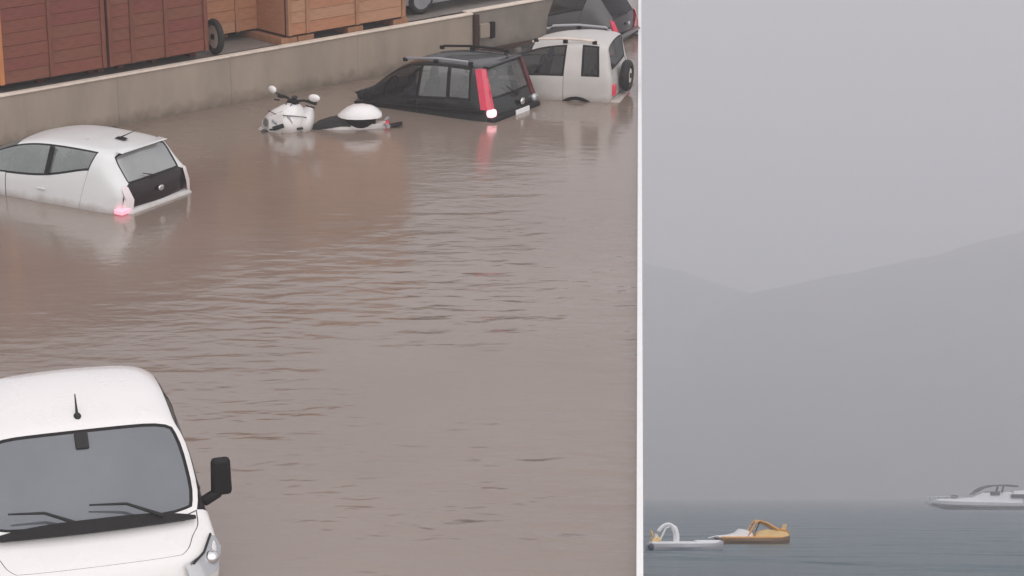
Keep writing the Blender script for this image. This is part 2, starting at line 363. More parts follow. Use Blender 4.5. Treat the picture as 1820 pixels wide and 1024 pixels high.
wh = thing('trailer_wheel', 'dark tyred wheel with a pale disc leaning against the end of a kiosk', 'wheel', wp(4.30, .42, zt), R(-56))
MB().torus((0, 0, .30), .245, .055, 'Y').build('tyre', 'rubber', wh)
MB().tube([(0, -.025, .30), (0, .02, .30)], .20, 24).build('disc', 'coping', wh)
MB().tube([(0, -.05, .30), (0, .03, .30)], .05, 12).build('hub', 'black_plastic', wh)

# ------------------------------------------------------------------ car bodies from a smooth cage
def mirror(pt): return (pt[0], -pt[1], pt[2])
def car_body(root, cols, fc, rc, tags, look, creases=(), seam=.007):
    """cols: columns front to rear, each five points (sill, waist, belt, roof edge, centre line). tags maps panel name -> list of cells.
    cells: (col, level) on the sides and top, ('F', k) and ('R', k) on the nose and tail. look: name -> (material, inset, depth, ring name, ring material)"""
    names = list(tags.keys())
    cell = {}
    for nm, cs in tags.items():
        for c_ in cs: cell[c_] = names.index(nm)+1
    V = {}; verts = []; faces = []; mi = []; side = []
    def vid(key, pt):
        if key not in V: V[key] = len(verts); verts.append(pt)
        return V[key]
    def P_(i, j, s):
        p = cols[i][j]
        if j == 4: return vid(('c', i), (p[0], 0, p[2]))
        return vid((i, j, s), p if s > 0 else mirror(p))
    def CC(w, k): return vid((w, k), (fc if w == 'F' else rc)[k])
    for s in (1, -1):
        for i in range(len(cols)-1):
            for j in range(4):
                f = [P_(i, j, s), P_(i+1, j, s), P_(i+1, j+1, s), P_(i, j+1, s)]
                faces.append(f if s < 0 else f[::-1]); mi.append(cell.get((i, j), 0)); side.append(s)
        for w_, i in (('F', 0), ('R', len(cols)-1)):
            quads = [[P_(i, 0, s), P_(i, 1, s), CC(w_, 1), CC(w_, 0)], [P_(i, 1, s), P_(i, 2, s), CC(w_, 2), CC(w_, 1)], [P_(i, 2, s), P_(i, 3, s), P_(i, 4, s), CC(w_, 2)]]
            for k_, f in enumerate(quads):
                faces.append(f); mi.append(cell.get((w_, k_), 0)); side.append(s)
    me = bpy.data.meshes.new('cage'); me.from_pydata(verts, [], faces)
    for p_, a in zip(me.polygons, mi): p_.material_index = a
    for _ in range(len(names)+1): me.materials.append(None)
    bm = bmesh.new(); bm.from_mesh(me); bmesh.ops.recalc_face_normals(bm, faces=bm.faces)
    cl = bm.edges.layers.float.new('crease_edge'); bm.verts.ensure_lookup_table()
    for (ka, kb, val) in creases:
        for s in (1, -1):
            a = V.get((ka[0], ka[1], s)) if ka[1] != 4 else V.get(('c', ka[0])); b = V.get((kb[0], kb[1], s)) if kb[1] != 4 else V.get(('c', kb[0]))
            e = bm.edges.get((bm.verts[a], bm.verts[b]))
            if e: e[cl] = val
    bm.to_mesh(me); bm.free()
    tmp = bpy.data.objects.new('cage', me); C.objects.link(tmp)
    md = tmp.modifiers.new('s', 'SUBSURF'); md.levels = 3; md.render_levels = 3
    dg = bpy.context.evaluated_depsgraph_get(); dg.update()
    em = bpy.data.meshes.new_from_object(tmp.evaluated_get(dg)); bpy.data.objects.remove(tmp)
    from mathutils.bvhtree import BVHTree
    from mathutils.interpolate import poly_3d_calc
    ev = [v.co.copy() for v in em.vertices]; en = [v.normal.copy() for v in em.vertices]; ef = [tuple(p.vertices) for p in em.polygons]
    tree = BVHTree.FromPolygons(ev, ef)
    def smooth_normal(co):
        hit = tree.find_nearest(co)
        ids_ = ef[hit[2]]; w_ = poly_3d_calc([ev[i] for i in ids_], hit[0]); v_ = Vector()
        for k_, i in zip(w_, ids_): v_ += en[i]*k_
        return v_.normalized()
    bm = bmesh.new(); bm.from_mesh(em); bm.faces.ensure_lookup_table()
    base = len(names)+1; ringname = {}
    for idx, nm in enumerate(names):
        L_ = look[nm]
        if not L_[1]: continue
        todo = set(f for f in bm.faces if f.material_index == idx+1); 
        while todo:                                           # each connected panel on its own
            st = [todo.pop()]; comp = list(st)
            while st:
                f = st.pop()
                for e in f.edges:
                    for g_ in e.link_faces:
                        if g_ in todo: todo.remove(g_); st.append(g_); comp.append(g_)
            if len(L_) > 5:                                   # painted pillar round the glass first
                for f in bmesh.ops.inset_region(bm, faces=comp, thickness=L_[5], depth=0, use_even_offset=True, use_boundary=True)['faces']: f.material_index = 0
            r_ = bmesh.ops.inset_region(bm, faces=comp, thickness=L_[1], depth=-L_[2], use_even_offset=True, use_boundary=True)
            ri = base+idx; ringname[ri] = (L_[3], L_[4])
            for f in r_['faces']: f.material_index = ri
    # split into parts
    groups = {}
    for f in bm.faces: groups.setdefault(f.material_index, []).append(f)
    made = {}
    for ix, fs in groups.items():
        nm, mt = ('body', look['body'][0]) if ix == 0 else ((names[ix-1], look[names[ix-1]][0]) if ix < base else ringname[ix])
        if ix == 0: comps = [fs]
        else:
            comps = []; todo = set(fs)
            while todo:
                st = [todo.pop()]; comp = list(st)
                while st:
                    f = st.pop()
                    for e in f.edges:
                        for g_ in e.link_faces:
                            if g_ in todo: todo.remove(g_); st.append(g_); comp.append(g_)
                comps.append(comp)
        for comp in comps:
            mb = MB(); ids = {}
            for f in comp:
                fl = []
                for v_ in f.verts:
                    if v_.index not in ids or True:
                        key = v_
                        if key not in ids: ids[key] = len(mb.v); mb.v.append(v_.co.copy())
                        fl.append(ids[key])
                mb.f.append(tuple(fl))
            m2 = bpy.data.meshes.new(nm); m2.from_pydata([tuple(v) for v in mb.v], [], mb.f); m2.shade_smooth()
            if ix < base: m2.normals_split_custom_set_from_vertices([smooth_normal(v) for v in mb.v])
            m2.materials.append(MATS[mt]); o = bpy.data.objects.new(nm, m2); C.objects.link(o); o.parent = root
            made.setdefault(nm, []).append(o)
    bm.free()
    return made
def col(xs, yz):   # xs: five x values; yz: five (y, z)
    return [(x, y, z) for x, (y, z) in zip(xs, yz)]
def same(names, m='x'): return names

def wheel(root, x, y, r=.29, wdt=.19):
    w_ = MB().torus((x, y, r), r-.065, .065, 'Y', squash=1.4).build('wheel', 'rubber', root)
    MB().tube([(x, y-wdt*.35, r), (x, y+wdt*.35, r)], r-.10, 20).build('rim', 'grey_paint', w_)

def interior(root, seats, dash_x, belt, hw, lift=0.):
    for x, y in seats:
        sb = MB(); ring = lambda cx, z, a_, b_: [(cx+a_*math.cos(2*math.pi*k/12), y+b_*math.sin(2*math.pi*k/12), z+lift) for k in range(12)]
        sb.loft([ring(x+.02, belt-.55, .10, .24), ring(x-.06, belt-.2, .09, .25), ring(x-.14, belt+.06, .06, .20), ring(x-.15, belt+.10, .03, .08), ring(x-.16, belt+.13, .05, .12), ring(x-.18, belt+.27, .04, .11), ring(x-.18, belt+.29, .02, .07)])
        sb.build('seat', 'seat_cloth', root)
    d = MB(); d.loft([[(dash_x, y, belt-.3), (dash_x+.35, y, belt-.02), (dash_x+.10, y, belt+.05), (dash_x-.04, y, belt-.05)] for y in (-hw, -hw*.4, 0, hw*.4, hw)]); d.build('dashboard', 'seat_cloth', root)
    sw_ = MB().torus((0, 0, 0), .18, .018, 'X', 24, 8).build('steering_wheel', 'seam', root); sw_.location = (dash_x-.16, hw*.45, belt+.04); sw_.rotation_euler = (0, -.45, 0)
WIN = lambda m, w=.032: (m, w, .008, 'window_seal', 'black_plastic')
PAN = lambda m: (m, .008, .006, 'panel_gap', 'seam')

# --- small pale hatchback with a black tailgate
def hatch_cols():
    return [
     col((2.00, 2.08, 1.96, 1.96, 2.00), ((.72, .22), (.74, .52), (.72, .76), (.45, .80), (0, .82))),
     col((1.50, 1.50, 1.50, 1.50, 1.52), ((.82, .20), (.85, .52), (.80, .90), (.50, .95), (0, .97))),
     col((1.04, 1.04, 1.04, 1.14, 1.34), ((.82, .20), (.85, .55), (.82, .93), (.66, 1.00), (0, 1.03))),
     col((.42, .42, .42, .30, .40), ((.82, .20), (.85, .56), (.83, .95), (.62, 1.47), (0, 1.53))),
     col((-.42, -.42, -.42, -.48, -.45), ((.82, .20), (.85, .57), (.83, .98), (.62, 1.525), (0, 1.575))),
     col((-.98, -.98, -1.24, -1.30, -1.2), ((.82, .20), (.85, .58), (.72, 1.33), (.60, 1.47), (0, 1.53))),
     col((-1.38, -1.42, -1.42, -1.40, -1.44), ((.80, .22), (.83, .58), (.755, 1.12), (.56, 1.44), (0, 1.49))),
     col((-1.60, -1.70, -1.70, -1.67, -1.72), ((.72, .26), (.80, .58), (.76, .92), (.56, 1.00), (0, 1.02))),
    ]
def hatchback(label, loc, rz, paint, tail, group=None, glass='glass_side', rear='glass_grey', lamp='lamp_pink', antenna=True, wheels=False, name='hatchback_car', zscale=.88):
    th = thing(name, label, 'car', loc, rz, group); th.scale = (1, 1, zscale)
    tags = {'windscreen': [(2, 3)], 'hood': [(0, 3), (1, 3)], 'side_window': [(2, 2), (3, 2), (4, 2)], 'door': [(3, 0), (3, 1), (4, 0), (4, 1)], 'rear_window': [(6, 3)],
            'tailgate': [('R', 2), ('R', 1)], 'roof': [(3, 3), (4, 3), (5, 3)]}
    look = {'body': (paint,), 'windscreen': WIN(glass, .03), 'hood': PAN(paint), 'side_window': WIN(glass, .028), 'door': PAN(paint), 'rear_window': WIN(rear, .03), 'tailgate': PAN(tail), 'roof': (paint, 0)}
    cr = [((i, 2), (i+1, 2), .35) for i in range(2, 6)]+[((i, 3), (i+1, 3), .35) for i in range(2, 6)]+[((6, 3), (7, 3), .6), ((6, 3), (6, 4), .75), ((7, 3), (7, 4), .5), ((7, 2), (7, 3), .5), ((7, 1), (7, 2), .35), ((6, 2), (7, 2), .2)]
    car_body(th, hatch_cols(), [(2.12, 0, .22), (2.18, 0, .52), (2.10, 0, .74)], [(-1.70, 0, .26), (-1.80, 0, .58), (-1.80, 0, .80)], tags, look, cr)
    for s in (1, -1):
        MB().box((-.40, s*.735, 1.255), (.07, .03, .45), rx=s*.375).build('door_pillar', 'black_plastic', th, bevel=.004)
        tl = MB(); tl.loft([[(-1.665, s*.70, .98), (-1.70, s*.60, .98), (-1.64, s*.655, 1.02)], [(-1.735, s*.69, .78), (-1.775, s*.57, .78), (-1.70, s*.70, .80)], [(-1.725, s*.70, .60), (-1.77, s*.60, .60), (-1.68, s*.74, .60)]])
        tl.build('tail_light', lamp if lamp != 'lamp_pink' else 'lamp_white', th)
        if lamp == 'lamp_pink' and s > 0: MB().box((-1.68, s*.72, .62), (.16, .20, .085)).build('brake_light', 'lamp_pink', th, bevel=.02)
        mr = MB().ellipsoid((.90, s*.93, 1.0), (.06, .10, .075)); mr.build('door_mirror', paint, th)
        MB().box((-.30, s*.845, .80), (.16, .02, .028)).build('door_handle', paint, th, bevel=.006)
    MB().box((-1.66, 0, .57), (.30, 1.44, .13), taper=.93).build('rear_bumper', paint, th, bevel=.06)
    MB().ellipsoid((-1.79, 0, .83), (.012, .06, .045)).build('badge', 'chrome', th)
    MB().tube([(-1.745, .02, 1.03), (-1.67, .24, 1.11)], [.014, .006], 6).build('rear_wiper', 'black_plastic', th)
    MB().box((-1.47, 0, 1.487), (.14, 1.0, .022), ry=-.12, taper=.9).build('roof_spoiler', paint, th, bevel=.008)
    interior(th, [(.25, .36), (.25, -.36), (-.75, .36), (-.75, -.36)], .80, .98, .62)
    if antenna:
        MB().box((-1.10, .0, 1.545), (.20, .09, .03), taper=.6).build('antenna_base', 'black_plastic', th, bevel=.01)
        MB().tube([(-1.08, 0, 1.55), (-1.36, 0, 1.70)], [.012, .005], 6).build('antenna', 'black_plastic', th)
    if wheels:
        for x in (1.45, -1.15):
            for s in (1, -1): wheel(th, x, s*.74)
    return th
A = R(180-31)
def place(rear_near, ang, half_w, rear_x):   # root position so that the rear corner nearest the camera lands on a ground point
    f_ = Vector((math.cos(ang), math.sin(ang), 0)); l_ = Vector((-f_.y, f_.x, 0))
    p_ = Vector(rear_near)
    return p_ - f_*rear_x - l_*half_w       # left side (l_) faces the camera
hp = place((-5.42, 29.98, 0), A, .78, -1.70)
hatchback('pale silver hatchback with black tailgate sunk to its rear bumper in the flood', (hp.x, hp.y, -.50), A, 'pale_silver', 'gloss_black', 'cars standing in the flood', glass='glass_pale')

# --- boxy black city car with tall red tail lights and roof rails
def panda_cols():
    return [
     col((1.70, 1.76, 1.66, 1.66, 1.70), ((.70, .22), (.72, .48), (.70, .66), (.45, .69), (0, .71))),
     col((1.15, 1.15, 1.15, 1.15, 1.17), ((.79, .20), (.82, .52), (.77, .78), (.50, .82), (0, .84))),
     col((.72, .72, .72, .82, 1.0), ((.79, .20), (.82, .58), (.79, .93), (.68, .97), (0, 1.0))),
     col((.22, .22, .22, .06, .14), ((.79, .20), (.82, .60), (.80, 1.03), (.62, 1.53), (0, 1.57))),
     col((-.38, -.38, -.38, -.42, -.40), ((.79, .20), (.82, .60), (.80, 1.04), (.63, 1.60), (0, 1.63))),
     col((-.98, -.98, -1.02, -.98, -.98), ((.79, .20), (.82, .60), (.80, 1.06), (.63, 1.60), (0, 1.63))),
     col((-1.42, -1.46, -1.46, -1.42, -1.44), ((.78, .22), (.81, .60), (.79, 1.05), (.62, 1.57), (0, 1.60))),
     col((-1.62, -1.70, -1.68, -1.58, -1.60), ((.74, .26), (.78, .60), (.74, 1.00), (.58, 1.53), (0, 1.56))),
     col((-1.66, -1.76, -1.75, -1.74, -1.76), ((.70, .26), (.76, .60), (.72, .92), (.58, .99), (0, .99))),
    ]
def city_car(label, loc, rz, paint, group):
    th = thing('hatchback_car', label, 'car', loc, rz, group)
    tags = {'windscreen': [(2, 3)], 'hood': [(0, 3), (1, 3)], 'front_side_window': [(2, 2), (3, 2)], 'rear_side_window': [(4, 2)], 'quarter_window': [(5, 2)], 'front_door': [(3, 0), (3, 1)], 'rear_door': [(4, 0), (4, 1)],
            'rear_window': [(7, 3)], 'tailgate': [('R', 2), ('R', 1)], 'roof': [(3, 3), (4, 3), (5, 3)]}
    look = {'body': (paint,), 'windscreen': WIN('glass_side'), 'hood': PAN(paint), 'front_side_window': WIN('glass_dark'), 'rear_side_window': WIN('glass_mid'), 'quarter_window': WIN('glass_mid', .04), 'front_door': PAN(paint), 'rear_door': PAN(paint),
            'rear_window': WIN('glass_mid', .03), 'tailgate': PAN(paint), 'roof': (paint, 0)}
    cr = [((i, 2), (i+1, 2), .3) for i in range(2, 8)]+[((i, 3), (i+1, 3), .4) for i in range(2, 8)]+[((7, 2), (7, 3), .5), ((8, 2), (8, 3), .6), ((7, 3), (7, 4), .7), ((7, 3), (8, 3), .6)]
    car_body(th, panda_cols(), [(1.78, 0, .22), (1.84, 0, .48), (1.78, 0, .64)], [(-1.72, 0, .26), (-1.84, 0, .60), (-1.83, 0, .82)], tags, look, cr)
    for s in (1, -1):
        tl = MB(); tl.loft([[(-1.615-(1.5-z)*.26, s*(.535+(1.5-z)*.12), z), (-1.628-(1.5-z)*.25, s*(.585+(1.5-z)*.20), z), (-1.58-(1.5-z)*.26, s*(.642+(1.5-z)*.215), z), (-1.47-(1.5-z)*.25, s*(.655+(1.5-z)*.225), z), (-1.48-(1.5-z)*.25, s*.54, z)] for z in (1.53, 1.46, 1.35, 1.2, 1.05, .93)])
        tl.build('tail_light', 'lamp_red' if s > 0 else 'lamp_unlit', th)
        rl = MB(); rl.tube([(-.02, s*.56, 1.585), (-.10, s*.56, 1.625), (-.7, s*.565, 1.65), (-1.26, s*.56, 1.625), (-1.34, s*.56, 1.58)], .020, 8)
        rr = rl.build('roof_rail', 'grey_paint' if s > 0 else 'black_plastic', th)
        for x in (-.06, -.66, -1.33): MB().box((x, s*.56, 1.60), (.08, .045, .06)).build('rail_foot', 'black_plastic', rr, bevel=.01)
        MB().box((-.4, s*.81, .90), (2.5, .03, .06)).build('side_moulding', 'black_plastic', th, bevel=.01)
        m_ = MB().ellipsoid((.60, s*.94, 1.07), (.06, .10, .08)).build('door_mirror', 'black_plastic' if s > 0 else 'chrome', th)
        for x in (-.28, -.90): MB().box((x, s*.815, .985), (.15, .02, .03)).build('door_handle', 'black_plastic', th, bevel=.006)
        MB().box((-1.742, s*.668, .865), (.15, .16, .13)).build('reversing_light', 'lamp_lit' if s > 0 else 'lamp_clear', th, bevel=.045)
    interior(th, [(.15, .34), (.15, -.34), (-.85, .34), (-.85, -.34)], .62, 1.05, .62)
    MB().box((-1.70, 0, .72), (.30, 1.50, .18)).build('rear_bumper', 'black_plastic', th, bevel=.05)
    MB().box((-1.858, -.12, .765), (.02, .42, .085)).build('number_plate', 'plain_white', th, bevel=.004)
    MB().ellipsoid((-1.835, -.18, .905), (.02, .07, .055)).build('badge', 'chrome', th)
    MB().ellipsoid((-1.84, -.30, .89), (.022, .05, .045)).build('tailgate_handle', 'seam', th)
    MB().tube([(-1.80, -.08, 1.02), (-1.74, .16, 1.2)], [.014, .006], 6).build('rear_wiper', 'black_plastic', th)
    MB().box((-1.60, 0, 1.565), (.16, 1.06, .03), taper=.9).build('roof_spoiler', paint, th, bevel=.01)
    return th
A2 = R(180-31)
pp = place((-.34, 35.34, 0), A2, .76, -1.74)
cc = city_car('black boxy hatchback with red tail light glowing, roof rails, water at its doors', (pp.x, pp.y, -.58), A2, 'black_paint', 'cars standing in the flood')
fwd = Vector((math.cos(A2), math.sin(A2), 0)); rear = Vector((pp.x, pp.y, 0))-fwd*1.7   # afloat, nose down
cc.matrix_world = Matrix.Translation((rear.x, rear.y, -.78)) @ Matrix.Rotation(A2, 4, 'Z') @ Matrix.Rotation(R(3.2), 4, 'Y') @ Matrix.Translation((1.7, 0, 0)) @ Matrix.Diagonal((1, 1, 1.05, 1))

# --- off-white small off-roader with a spare wheel on its tail
def suv_cols():
    return [
     col((1.76, 1.80, 1.74, 1.74, 1.76), ((.72, .30), (.74, .62), (.74, .95), (.45, .98), (0, 1.0))),
     col((1.2, 1.2, 1.2, 1.2, 1.2), ((.80, .30), (.83, .64), (.80, 1.03), (.50, 1.06), (0, 1.08))),
     col((.36, .36, .36, .44, .58), ((.80, .30), (.83, .66), (.81, 1.07), (.68, 1.11), (0, 1.13))),
     col((-.20, -.20, -.20, -.32, -.25), ((.80, .30), (.83, .66), (.82, 1.08), (.64, 1.66), (0, 1.70))),
     col((-.98, -.98, -.98, -1.0, -.98), ((.80, .30), (.83, .66), (.82, 1.09), (.65, 1.73), (0, 1.77))),
     col((-1.13, -1.13, -1.13, -1.13, -1.11), ((.80, .30), (.83, .66), (.82, 1.09), (.65, 1.74), (0, 1.78))),
     col((-1.52, -1.52, -1.54, -1.49, -1.46), ((.80, .30), (.83, .66), (.82, 1.10), (.65, 1.72), (0, 1.76))),
     col((-1.62, -1.66, -1.66, -1.60, -1.58), ((.79, .32), (.82, .66), (.80, 1.10), (.64, 1.67), (0, 1.72))),
     col((-1.66, -1.70, -1.70, -1.66, -1.66), ((.74, .34), (.78, .66), (.76, 1.06), (.60, 1.13), (0, 1.13))),
    ]
th = thing('off_road_car', 'off-white small off-roader with spare wheel on its tail behind the black car', 'car', group='cars standing in the flood')
A3 = R(180-13); sp_ = place((1.66, 36.75, 0), A3, .78, -1.69)
th.matrix_world = Matrix.Translation((sp_.x, sp_.y, -.52)) @ Matrix.Rotation(A3, 4, 'Z') @ Matrix.Diagonal((1, 1, .85, 1))
tags = {'windscreen': [(2, 3)], 'hood': [(0, 3), (1, 3)], 'front_side_window': [(2, 2), (3, 2)], 'rear_side_window': [(5, 2)], 'door': [(3, 0), (3, 1)], 'rear_window': [(7, 3)], 'tailgate': [('R', 2), ('R', 1)], 'roof': [(3, 3), (4, 3), (5, 3), (6, 3)]}
P1 = 'offwhite_paint'
look = {'body': (P1,), 'windscreen': WIN('glass_dark'), 'hood': PAN(P1), 'front_side_window': WIN('glass_dark', .035), 'rear_side_window': WIN('glass_dark', .04), 'door': PAN(P1), 'rear_window': WIN('glass_side', .035), 'tailgate': PAN(P1), 'roof': (P1, 0)}
cr = [((i, 2), (i+1, 2), .3) for i in range(2, 8)]+[((i, 3), (i+1, 3), .4) for i in range(2, 8)]+[((7, 3), (7, 4), .6), ((8, 2), (8, 3), .4)]
car_body(th, suv_cols(), [(1.82, 0, .3), (1.86, 0, .62), (1.82, 0, .9)], [(-1.70, 0, .34), (-1.75, 0, .66), (-1.76, 0, .95)], tags, look, cr)
for s in (1, -1):
    rr = MB().tube([(-.30, s*.57, 1.70), (-.42, s*.58, 1.765), (-.85, s*.585, 1.80), (-1.32, s*.58, 1.775), (-1.42, s*.57, 1.71)], .026, 8).build('roof_rail', 'coping' if s > 0 else 'grey_paint', th)
    for x in (-.36, -.86, -1.36): MB().box((x, s*.58, 1.74), (.08, .05, .07)).build('rail_foot', 'black_plastic', rr, bevel=.01)
    MB().ellipsoid((.30, s*.95, 1.12), (.06, .10, .08)).build('door_mirror', P1, th)
    ar = MB(); ar.loft([[(x, s*(.80+.03*o), z) for x, z, o in ((-1.10+.36*math.cos(a)*r_, .32+.38*math.sin(a)*r_, o_) for r_, o_ in ((.86, 0), (.86, 1.6), (1.02, 1.6), (1.02, 0)))] for a in [math.pi*k/14 for k in range(15)]])
    ar.build('wheel_arch', 'black_plastic', th)
    MB().box((-1.71, s*.66, .84), (.07, .12, .22)).build('tail_light', 'lamp_red', th, bevel=.02)
    wheel(th, -1.10, s*.72, .33)
MB().box((-1.70, 0, .56), (.28, 1.54, .18)).build('rear_bumper', 'offwhite_paint', th, bevel=.06)
interior(th, [(-.25, .36), (-.25, -.36), (-1.2, .34), (-1.2, -.34)], .25, 1.10, .62)
spw = MB().torus((-1.82, .06, .98), .235, .08, 'X', squash=1.0).build('spare_wheel', 'rubber', th)
MB().tube([(-1.76, .06, .98), (-1.88, .06, .98)], [.19, .14], 20).build('rim', 'coping', spw)
MB().tube([(-1.72, .06, .98), (-1.895, .06, .98)], .055, 12).build('hub', 'black_plastic', spw)

# --- dark car behind the off-roader, grey car up on the terrace
A4 = R(180-22)
hatchback('charcoal hatchback half hidden behind the roof of the off-white off-roader', (.55, 42.6, -.42), A4, 'charcoal_paint', 'gloss_black', 'cars standing in the flood', glass='glass_dark', rear='glass_dark', lamp='lamp_red', antenna=False)
gp = wp(10.5, 1.5, zt)
hatchback('light grey car parked on the terrace beyond the kiosks at the top edge', (gp.x, gp.y, zt+.004), WA+math.pi, 'grey_paint', 'grey_paint', None, lamp='lamp_red', antenna=False, wheels=True, name='parked_car')

# --- white van in front
def van_cols():
    return [
     col((1.42, 1.50, 1.38, 1.36, 1.42), ((.86, .30), (1.0, .62), (1.0, .88), (.90, .95), (0, .98))),
     col((1.10, 1.12, 1.12, 1.10, 1.14), ((.94, .28), (1.09, .62), (1.08, .98), (.99, 1.05), (0, 1.10))),
     col((.74, .74, .74, .90, 1.04), ((.96, .28), (1.09, .64), (1.06, 1.06), (1.02, 1.11), (0, 1.17))),
     col((.22, .22, .22, .14, .24), ((.96, .28), (1.09, .66), (1.03, 1.10), (.93, 1.83), (0, 1.87))),
     col((-.35, -.35, -.35, -.36, -.34), ((.96, .28), (1.09, .66), (1.02, 1.12), (.90, 1.97), (0, 2.02))),
     col((-.95, -.95, -.95, -.92, -.92), ((.96, .28), (1.08, .66), (1.01, 1.12), (.88, 1.97), (0, 2.02))),
     col((-1.40, -1.40, -1.36, -1.22, -1.24), ((.94, .28), (.98, .66), (.95, 1.10), (.78, 1.86), (0, 1.90))),
     col((-1.75, -1.80, -1.74, -1.66, -1.68), ((.84, .30), (.88, .66), (.84, 1.05), (.64, 1.10), (0, 1.12))),
    ]
AV = R(270+17)
th = thing('delivery_van', 'white van nearest the camera facing it with black wing mirror and wipers', 'van')
fv = Vector((math.cos(AV), math.sin(AV), 0)); lv = Vector((-fv.y, fv.x, 0))
vp = Vector((-3.91, 18.92, 0)) - fv*.14      # middle of the windscreen's top edge
th.matrix_world = Matrix.Translation((vp.x, vp.y, -.58)) @ Matrix.Rotation(AV, 4, 'Z')
tags = {'windscreen': [(2, 3)], 'hood': [(0, 3), (1, 3)], 'front_side_window': [(2, 2), (3, 2)], 'rear_side_window': [(4, 2)], 'front_door': [(3, 0), (3, 1)], 'rear_door': [(4, 0), (4, 1)], 'rear_window': [(6, 3)], 'roof': [(3, 3), (4, 3), (5, 3)]}
P1 = 'white_paint'
look = {'body': (P1,), 'windscreen': WIN('glass_screen', .03)+(.045,), 'hood': PAN(P1), 'front_side_window': WIN('glass_dark', .03), 'rear_side_window': WIN('glass_dark', .03), 'front_door': PAN(P1), 'rear_door': PAN(P1), 'rear_window': WIN('glass_dark'), 'roof': (P1, 0)}
cr = [((i, 3), (i+1, 3), .3) for i in range(1, 6)]+[((3, 3), (3, 4), .95), ((2, 3), (2, 4), .8), ((2, 3), (3, 3), .95), ((2, 2), (2, 3), .3)]
car_body(th, van_cols(), [(1.52, 0, .30), (1.60, 0, .62), (1.54, 0, .88)], [(-1.78, 0, .30), (-1.84, 0, .66), (-1.78, 0, .98)], tags, look, cr)
cw = MB(); kk = lambda y: max(.12, 1-.9*abs(y/.94)**3)
cw.loft([[(1.055-.135*y*y, y, 1.155-.035*y*y), (1.055-.095*kk(y)-.135*y*y, y, 1.155+.082*kk(y)-.035*y*y), (1.075-.095*kk(y)-.135*y*y, y, 1.175+.082*kk(y)-.035*y*y), (1.08-.135*y*y, y, 1.178-.035*y*y)] for y in [-.90+.09*k for k in range(21)]])
cw.build('scuttle_panel', 'black_plastic', th)
for ya, yb in ((.62, -.02), (-.10, -.72)):
    wi = MB().tube([(.99, ya*.98, 1.215), (.90, (ya+yb)/2, 1.33), (.87, yb, 1.345)], [.018, .013, .008], 6).build('wiper', 'seam', th)
for s in (1, -1):
    mr = MB().box((.66, s*1.185, 1.39), (.10, .19, .36), taper=.92).build('wing_mirror', 'black_plastic', th, bevel=.04)
    MB().box((.66, s*1.09, 1.20), (.10, .18, .08), rx=s*.5).build('mirror_arm', 'black_plastic', mr, bevel=.02)
    hl = MB(); hl.loft([[(1.06, s*1.05, .99), (1.10, s*1.09, .90), (1.14, s*1.07, .90), (1.10, s*1.0, 1.03)], [(1.28, s*.96, .95), (1.34, s*1.02, .80), (1.40, s*.99, .80), (1.34, s*.90, .97)], [(1.40, s*.78, .90), (1.46, s*.80, .76), (1.50, s*.76, .77), (1.44, s*.72, .92)]])
    hh = hl.build('headlight', 'lamp_clear', th)
    for x_, y_, z_, q_ in ((1.31, .965, .905, .075),): MB().ellipsoid((x_, s*y_, z_), (q_, q_, q_*.8)).build('bulb_reflector', 'chrome', hh)
    MB().tube([(1.10, s*1.0, 1.035), (1.34, s*.90, .975), (1.44, s*.79, .925)], .012, 6).build('bezel', 'seam', hh)
    wheel(th, 1.0, s*.80, .31)
    MB().box((-.15, s*1.09, .98), (.17, .025, .035)).build('door_handle', 'black_plastic', th, bevel=.006)
MB().box((1.51, 0, .72), (.06, 1.1, .20)).build('grille', 'black_plastic', th, bevel=.02)
MB().box((.335, 0, 1.745), (.03, .12, .16), ry=-.78).build('interior_mirror', 'seam', th, bevel=.01)
interior(th, [(.1, .45), (.1, -.45)], .62, 1.16, .80, .05)
an = MB().tube([(.06, 0, 1.885), (-.03, 0, 2.06)], [.014, .005], 6).build('antenna', 'seam', th)
MB().ellipsoid((.08, 0, 1.885), (.06, .035, .03)).build('antenna_base', 'seam', an)

# ------------------------------------------------------------------ white scooter
AS = R(180+4)
th = thing('motor_scooter', 'white motor scooter with a round top case, drowned to its seat beside the black car', 'scooter', (-3.02, 35.0, -.56), AS)
fs_ = MB(); oval = lambda cx, z, a_, b_: [(cx+a_*math.cos(2*math.pi*k/20)*(1.0 if math.cos(2*math.pi*k/20) > 0 else .9), b_*math.sin(2*math.pi*k/20)*(1-.45*max(0, math.cos(2*math.pi*k/20))**2), z) for k in range(20)]
fs_.loft([oval(.60, .30, .28, .22), oval(.58, .50, .37, .29), oval(.57, .66, .38, .31), oval(.55, .78, .33, .29), oval(.52, .88, .25, .23), oval(.48, .95, .14, .13), oval(.47, .98, .06, .06)])
ff = fs_.build('front_fairing', 'white_paint', th)
for x_, z_, a_ in ((.72, .70, .9), (.50, .74, .5)): MB().box((x_, .275-.06*abs(x_-.55)*3, z_), (.045, .05, .20), ry=a_).build('vent', 'grey_paint', ff, bevel=.02)
MB().ellipsoid((.27, 0, .66), (.13, .30, .27), ry=-.25).build('leg_shield', 'white_paint', th)
MB().ellipsoid((.80, 0, .52), (.26, .13, .12)).build('front_mudguard', 'white_paint', th)
for x_, z_ in ((.80, .60), (.66, .58), (.36, .62)): MB().box((x_, .27-.25*max(0, x_-.6), z_), (.10, .03, .035), rz=-.5*(x_ > .7), ry=.15).build('vent', 'seam', ff, bevel=.01)
MB().tube([(.86, .10, .88), (.70, .25, .84), (.45, .285, .83), (.25, .27, .80)], .008, 5).build('panel_gap', 'seam', ff)
